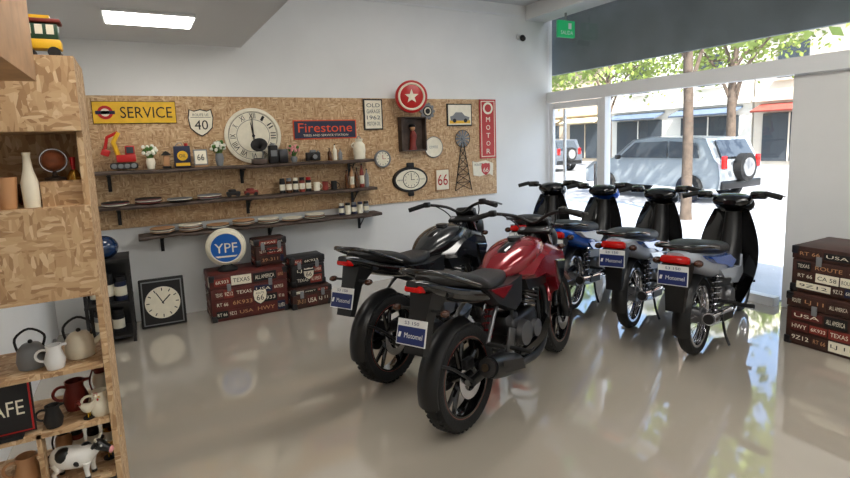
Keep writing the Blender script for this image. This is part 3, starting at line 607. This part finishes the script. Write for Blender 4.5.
for k,hh in enumerate([.2,.25,.22,.26,.2]): bottle(b,(k*.058,0,0),.024,hh,[glassb,tan,glassb,rust,grey][k],inkb,cream if k%2 else None)
b.done((1.98,SY,S2))
b=B('dish_stack')
for x,n_ in ((0,6),(.24,7),(.48,4),(.72,6),(.96,5),(1.2,3),(1.44,5)):
    for k in range(n_): b.lathe([(.001,0),(.06,0),(.105,.012),(.103,.016),(.06,.005),(.001,.005)],[grey,cream,inkb,tan][(k+n_)%4],(x,0,.008*k),n=28)
b.done((.15,SY-.03,S3))
b=B('paint_cans')
for k in range(5): jar(b,(k*.072,0,0),.03,.125,[navyd,cream,navyd,cream,grey][k],[cream,inkb,grey,navyd,inkb][k])
b.done((1.9,SY,S3))
# ---------- trunks
def trunk(name,loc,L,W,H,body,rz=0,seed=1,handle=False,big66=False):
    random.seed(seed); b=B(name); hl=H*.28
    b.box((0,0,(H-hl)/2),(L,W,H-hl-.006),body,bevel=.006); b.box((0,0,H-hl/2),(L+.008,W+.008,hl),body,bevel=.008)
    for sx in (1,-1):
        for sy in (1,-1):
            for z in (.03,H-.03): b.box((sx*(L/2-.018),sy*(W/2-.018),z),(.052,.052,.06),metal,bevel=.008)
        b.box((sx*L*.27,-W/2-.008,H-hl),(.035,.012,.07),grey,bevel=.003)
    if handle: b.tube([(-.05,-W/2-.01,H*.55),(-.045,-W/2-.035,H*.56),(.045,-W/2-.035,H*.56),(.05,-W/2-.01,H*.55)],.008,inkb,n=8)
    MF=frm((0,-W/2-.0005,0),(1,0,0),(0,0,1)); words=['USA','RT 66','39-311','9Z12','6K933','TEXAS','LJ 11','ROUTE','CA 58','ALL AMERICA','HWY']
    cols=[cream,rust,body,rustd,body,navyd,inkb,body]
    for face,(Mx,Wd) in enumerate(((MF,L),(frm((L/2+.0005,0,0),(0,1,0),(0,0,1)),W),(frm((-L/2-.0005,0,0),(0,-1,0),(0,0,1)),W))):
        zones=[(.02,H-hl-.012),(H-hl+.01,H-.015)]
        for za,zb in zones:
            rows=max(1,round((zb-za)/.085))
            for i in range(rows):
                x=-Wd/2+.03
                while x<Wd/2-.06:
                    w_=min(random.uniform(.07,.24),Wd/2-.03-x); hh=(zb-za)/rows*random.uniform(.68,.9); cx=x+w_/2; cz=za+(i+.5)*(zb-za)/rows; c=random.choice(cols)
                    Mt=Mx@Matrix.Translation((cx,cz,.004))@Matrix.Rotation(random.uniform(-.03,.03),4,'Z')
                    b.prism(rect(w_*.93,hh),c,Mt,.003)
                    tcol=inkb if c is cream else cream
                    if c is body and random.random()<.4: tcol=tan
                    if w_>.05: b.text(random.choice(words),w_*.76,hh*.45,tcol,Mt,.0036)
                    x+=w_
        if big66 and face==0:
            k=H*1.5 if H<.35 else H*1.2; ox=L*.12*(1 if L>.5 else 0)
            b.prism([(x*k*1.1+ox,y*k*1.1+H*.42) for x,y in sh],inkb,Mx,.010)
            b.prism([(x*k+ox,y*k+H*.42) for x,y in sh],cream,Mx,.012)
            b.text('66',.13*k,.1*k,inkb,Mx@Matrix.Translation((ox,H*.40,0)),.0125)
            b.text('ROUTE',.14*k,.035*k,inkb,Mx@Matrix.Translation((ox,H*.40+.085*k,0)),.0125)
    return b.done(loc,rz)
trunk('route66_trunk',(.83,5.22,0),.70,.40,.44,rustd,0,4,big66=True)
trunk('small_suitcase',(1.07,5.24,.442),.30,.18,.27,brownt,rad(4),6,handle=True)
trunk('route66_trunk',(1.40,5.14,0),.40,.34,.20,brownt,rad(3),8)
trunk('small_suitcase',(1.40,5.16,.202),.34,.22,.30,blackt,rad(3),9,handle=True,big66=True)
trunk('route66_trunk',(4.47,1.62,0),.80,.56,.40,brownt,rad(-90),11)
trunk('route66_trunk',(4.47,1.63,.402),.76,.52,.345,brownt,rad(-90),15)
b=B('fuel_brand_globe_sign'); b.lathe([(.001,0),(.09,0),(.09,.02),(.05,.05),(.04,.06),(.001,.06)],inkb,n=24)
b.lathe([(.001,-.05),(.14,-.05),(.165,-.035),(.172,0),(.165,.035),(.14,.05),(.001,.05)],cream,(0,0,.225),(-.15,-1,0),44)
MF=frm((-.0075,-.05,.225),(1,-.15,0),(0,0,1)); b.cyl(MF@Vector((0,0,0)),MF@Vector((0,0,.004)),.135,bluel,n=44); b.torus(MF@Vector((0,0,.002)),.142,.007,cream,(-.15,-1,0),44); b.text('YPF',.2,.09,cream,MF,.006); b.prism([(-.1,-.075),(.1,-.075),(.08,-.09),(-.08,-.09)],cream,MF,.006)
b.torus((0,0,.225),.172,.012,cream,(-.15,-1,0),44); b.done((.67,5.2,.442))
b=B('square_floor_clock'); b.box((0,0,.22),(.37,.06,.44),inkb,bevel=.008); b.box((0,-.031,.22),(.33,.006,.40),grey); b.box((0,-.034,.22),(.31,.006,.38),inkb)
b.cyl((0,-.036,.22),(0,-.04,.22),.145,cream,n=44)
for k in range(12): a=k*pi/6; b.box((.12*math.sin(a),-.041,.22+.12*math.cos(a)),(.008,.003,.026),inkb,rot=(0,a,0))
b.box((.03,-.042,.25),(.01,.003,.1),inkb,rot=(0,.8,0)); b.box((-.02,-.042,.26),(.008,.003,.12),inkb,rot=(0,-.5,0))
b.done((.09,5.22,.004),rad(-3),rx=-.10)
b=B('black_display_rack')
for x in (-.16,.16):
    for y in (-.16,.16): b.box((x,y,.36),(.025,.025,.72),inkb)
for z in (.06,.34,.71): b.box((0,0,z),(.35,.35,.02),inkb)
b.box((0,.165,.38),(.34,.01,.68),black)
for k,(x,z,m,hh) in enumerate([(-.09,.35,inkb,.2),(.0,.35,inkb,.24),(.09,.35,navyd,.2),(-.08,.07,grey,.2),(.05,.07,inkb,.2)]): jar(b,(x,-.05,z),.045,hh,m,inkb)
b.sphere((.0,-.04,.81),(.11,.12,.1),mat('gloss_blue_black',(20,45,80),.15,coat=.6),20)
bottle(b,(-.12,.05,.72),.035,.26,bluel,inkb,cream)
b.done((-.31,5.10,0))
b=B('exit_sign'); b.box((0,0,0),(.27,.04,.2),mat('exit_green',(30,150,90),.4,emit=.5),bevel=.004); b.text('SALIDA',.2,.045,white,frm((0,-.0205,-.045),(1,0,0),(0,0,1))); b.box((.05,-.021,.035),(.05,.003,.07),white); b.box((0,0,.145),(.02,.02,.10),grey); b.done((4.80,4.98,2.92))
b=B('security_camera'); b.cyl((0,0,0),(0,-.03,0),.04,frame_w); b.cyl((0,-.03,0),(0,-.07,-.02),.012,frame_w); b.tube([(.03,-.04,-.01),(-.06,-.16,-.05)],.035,inkb,sub=1,n=16); b.done((4.48,5.498,2.9))
# ---------- left OSB display unit
b=B('osb_display_shelf'); x0,x1=-.745,-.145; xc=(x0+x1)/2; wd=x1-x0; D=.34; yc=D/2
b.box((xc,.009,1.775),(wd,.018,.23),osb); b.box((xc,yc,1.885),(wd,D-.04,.018),osb); b.box((xc,yc,1.668),(wd,D-.04,.018),osb)
b.box((xc,.009,1.27),(wd,.018,.30),osb); b.box((xc,yc,1.411),(wd,D-.04,.018),osb); b.box((xc,yc,1.13),(wd,D-.04,.018),osb)
b.box((xc,D-.02,1.50),(wd,.016,.78),osb)
b.box((x1-.009,yc+.01,.945),(.018,D-.02,1.87),osb)
for z in (.87,.67,.47,.27,.07): b.box((xc,yc,z),(wd-.04,D-.04,.014),osb)
b.box((x0+.01,yc+.01,.945),(.016,D-.02,1.87),osb); b.box((-.365,.05,.35),(.014,.06,.66),osb)
b.box((-.22,.17,1.46),(.12,.2,.08),osb)
b.done((0,2.0,.012))
b=B('pine_wall_box_shelf'); b.box((-.475,0,1.80),(.53,.42,.02),wood_m); b.box((-.475,0,2.12),(.53,.42,.02),wood_m); b.box((-.22,0,1.96),(.02,.42,.3),wood_m); b.box((-.73,0,1.96),(.02,.42,.3),wood_m); b.box((-.475,.2,1.96),(.5,.015,.3),osb); b.done((0,1.5,0))
P=B
z1=1.433
b=P('drinking_glasses')
for k in range(3): b.lathe([(.001,0),(.022,0),(.03,.1),(.027,.1),(.02,.006),(.001,.006)],[tan,glassb,cream][k],(k*-.075,(k%2)*.04,0),n=18)
b.done((-.365,2.06,z1))
b=P('drinking_glasses')
for k in range(4): b.lathe([(.001,0),(.018,0),(.026,.03),(.024,.07),(.022,.07),(.02,.03),(.001,.006)],[glassb,tan,rust,glassb][k],(k*-.06,0,0),n=18)
b.done((-.34,2.20,z1))
b=P('white_bottle'); b.lathe([(.001,0),(.022,0),(.024,.08),(.014,.12),(.010,.16),(.012,.175),(.001,.175)],cream,n=18); b.done((-.305,2.06,z1))
b=P('desk_globe'); b.lathe([(.001,0),(.03,0),(.03,.008),(.008,.014),(.006,.03),(.001,.03)],wood_d,n=18); b.sphere((0,0,.066),.034,mat('globe_rust',(176,104,72),.35,noise=.5,scale=20),20); b.torus((0,0,.066),.038,.003,chrome,(0,1,0),24,6); b.done((-.245,2.14,1.513))
b=P('hand_bell'); b.lathe([(.024,0),(.022,.008),(.014,.025),(.008,.034),(.001,.036)],brass,n=20); b.cyl((0,0,.034),(0,0,.075),.006,redm,r1=.009,n=10); b.done((-.188,2.10,1.513))
b=P('toy_streetcar'); b.box((0,0,.045),(.11,.06,.03),yellow,bevel=.004); b.box((0,0,.085),(.10,.055,.05),mat('toy_green',(40,70,50),.4),bevel=.004)
for k in range(3): b.box((-.03+.03*k,-.0285,.09),(.02,.003,.03),cream)
b.box((0,0,.118),(.12,.07,.012),rust,bevel=.004); b.box((0,0,.13),(.06,.03,.014),yellow)
for x in (-.035,.035): b.cyl((x,-.035,.018),(x,.035,.018),.018,inkb,n=14)
b.done((-.235,2.12,1.907))
def kettle(name,loc,m,k=1):
    b=P(name); b.at(k=k); b.lathe([(.001,0),(.05,0),(.056,.03),(.048,.08),(.03,.1),(.001,.105)],m,n=22); b.sphere((0,0,.11),.009,inkb,10); b.tube([(.04,0,.04),(.075,0,.07),(.085,0,.1)],[.013,.009,.007],m,n=10); b.tube([(-.045,0,.07),(-.05,0,.13),(0,0,.165),(.05,0,.13),(.04,0,.08)],.005,inkb,n=8); b.done(loc)
kettle('enamel_kettle',(-.235,2.14,.891),cream,.85); kettle('enamel_kettle',(-.37,2.12,.891),grey,.8)
def pitcher(loc,m,k=1):
    b=P('ceramic_pitcher'); b.at(k=k); b.lathe([(.001,0),(.035,0),(.045,.04),(.03,.09),(.034,.115),(.030,.115),(.026,.09),(.001,.02)],m,n=20); b.torus((-.045,0,.07),.028,.006,m,(0,1,0),16); b.prism([(0,-.012),(.025,0),(0,.012)],m,Matrix.Translation((.028,0,.105)),.01); b.done(loc)
pitcher((-.30,2.06,.891),white,.7); pitcher((-.19,2.07,.691),cream,.75); pitcher((-.27,2.17,.691),rust,.9); pitcher((-.325,2.06,.691),inkb,.65)
pitcher((-.42,2.10,.491),tan,.9); pitcher((-.20,2.2,.291),grey,1)
# small figurines (birds) and lanterns on the lower shelves
def rooster(loc,m,k=1,rz=0):
    b=P('rooster_figurine'); b.at(k=k)
    b.cyl((0,0,0),(0,0,.006),.026,inkb,n=16)
    for s_ in (1,-1): b.cyl((.0,.008*s_,.004),(.0,.008*s_,.035),.003,yellow,n=6)
    b.loft([(-.04,.068,.006,.008),(-.02,.055,.018,.02),(.005,.052,.022,.024),(.025,.066,.016,.022),(.034,.085,.010,.014),(.038,.1,.009,.011)],m,n=14)
    b.tube([(-.025,0,.06),(-.045,0,.085),(-.055,0,.075),(-.06,0,.055)],[.012,.014,.009,.003],rust,n=8,flat=.5)
    b.sphere((.04,0,.104),(.012,.010,.012),m,10); b.box((.04,0,.119),(.018,.004,.012),redm); b.tube([(.05,0,.104),(.062,0,.101)],[.004,.001],yellow,n=6,sub=1); b.sphere((.047,0,.09),(.005,.004,.008),redm,8)
    b.done(loc,rz)
rooster((-.225,2.06,.691),cream,.7,-.4); rooster((-.185,2.13,.491),brass,.8,-.5)
b=P('hurricane_lantern'); b.cyl((0,0,0),(0,0,.025),.03,rust); b.lathe([(.018,.025),(.028,.05),(.026,.075),(.016,.09)],cream,n=16); b.lathe([(.02,.09),(.022,.1),(.01,.115),(.001,.116)],rust,n=16); b.tube([(-.03,0,.02),(-.036,0,.06),(-.024,0,.1),(0,0,.145),(.024,0,.1),(.036,0,.06),(.03,0,.02)],.003,rust,n=6); b.done((-.165-.03,2.24,.691))
b=P('hurricane_lantern'); b.cyl((0,0,0),(0,0,.025),.03,inkb); b.lathe([(.018,.025),(.028,.05),(.026,.075),(.016,.09)],tan,n=16); b.lathe([(.02,.09),(.022,.1),(.01,.115),(.001,.116)],inkb,n=16); b.tube([(-.03,0,.02),(-.036,0,.06),(-.024,0,.1),(0,0,.145),(.024,0,.1),(.036,0,.06),(.03,0,.02)],.003,inkb,n=6); b.done((-.33,2.23,.491))
b=P('spice_jars')
for k in range(3): jar(b,(-.05*k,.0,0),.02,.09,[brass,inkb,rust][k],inkb)
b.done((-.19,2.24,.491))
b=P('cafe_tin_sign'); Mx=frm((0,0,.10),(1,0,0),(0,0,1)); b.prism(rect(.17,.18),inkb,Mx,.006); b.prism(rect(.16,.17),redm,Mx,.007); b.prism(rect(.15,.16),inkb,Mx,.008); b.text('CAFE',.12,.05,cream,Mx,.0085); b.box((0,0,.006),(.1,.06,.01),inkb); b.done((-.455,2.05,.69))
b=P('cow_figurine'); cw=mat('cow_black',(20,20,20),.3); ww=mat('cow_white',(236,234,228),.25)
b.loft([(-.062,.062,.012,.016),(-.05,.064,.026,.028),(-.02,.062,.032,.033),(.02,.062,.031,.032),(.045,.066,.024,.028),(.062,.078,.015,.02),(.075,.088,.011,.014)],ww,n=20,e=2.2)
b.sphere((-.02,-.012,.075),(.024,.024,.024),cw,12); b.sphere((.03,.012,.076),(.018,.022,.022),cw,12); b.sphere((-.045,.012,.068),(.014,.017,.02),cw,12); b.sphere((.02,-.018,.055),(.012,.016,.014),cw,12)
b.loft([(.066,.095,.014,.015),(.082,.092,.016,.016),(.098,.082,.012,.012),(.108,.076,.011,.010)],cw,n=16,e=2.3); b.sphere((.108,0,.076),(.007,.012,.010),pink,12)
for s_ in (1,-1):
    b.sphere((.072,.024*s_,.102),(.006,.014,.007),cw,8); b.tube([(.072,.010*s_,.108),(.074,.018*s_,.118),(.078,.016*s_,.124)],[.004,.003,.001],cream,n=6); b.sphere((.088,.0145*s_,.097),.0035,ww,8)
    b.tube([(.044,.018*s_,.05),(.042,.018*s_,.026),(.044,.018*s_,.006)],[.011,.007,.007],ww,n=10); b.cyl((.044,.018*s_,0),(.044,.018*s_,.008),.008,cw,n=10)
    b.tube([(-.044,.018*s_,.055),(-.038,.019*s_,.034),(-.050,.018*s_,.02),(-.048,.018*s_,.006)],[.014,.009,.0065,.007],ww,n=10); b.cyl((-.048,.018*s_,0),(-.048,.018*s_,.008),.008,cw,n=10)
b.sphere((-.025,0,.035),(.012,.012,.009),pink,10); b.tube([(-.062,0,.075),(-.074,0,.06),(-.072,0,.03)],[.003,.002,.004],cw,n=6)
for i in range(len(b.V)): b.V[i]=tuple(Vector(b.V[i])*1.15)
b.done((-.285,2.065,.491),rad(-22))
b=P('storage_tins')
for k in range(3): jar(b,(-.09*k,.03*(k%2),0),.036,.12,[rust,cream,navyd][k],inkb)
b.done((-.26,2.1,.291))
sc.view_settings.view_transform='Standard'
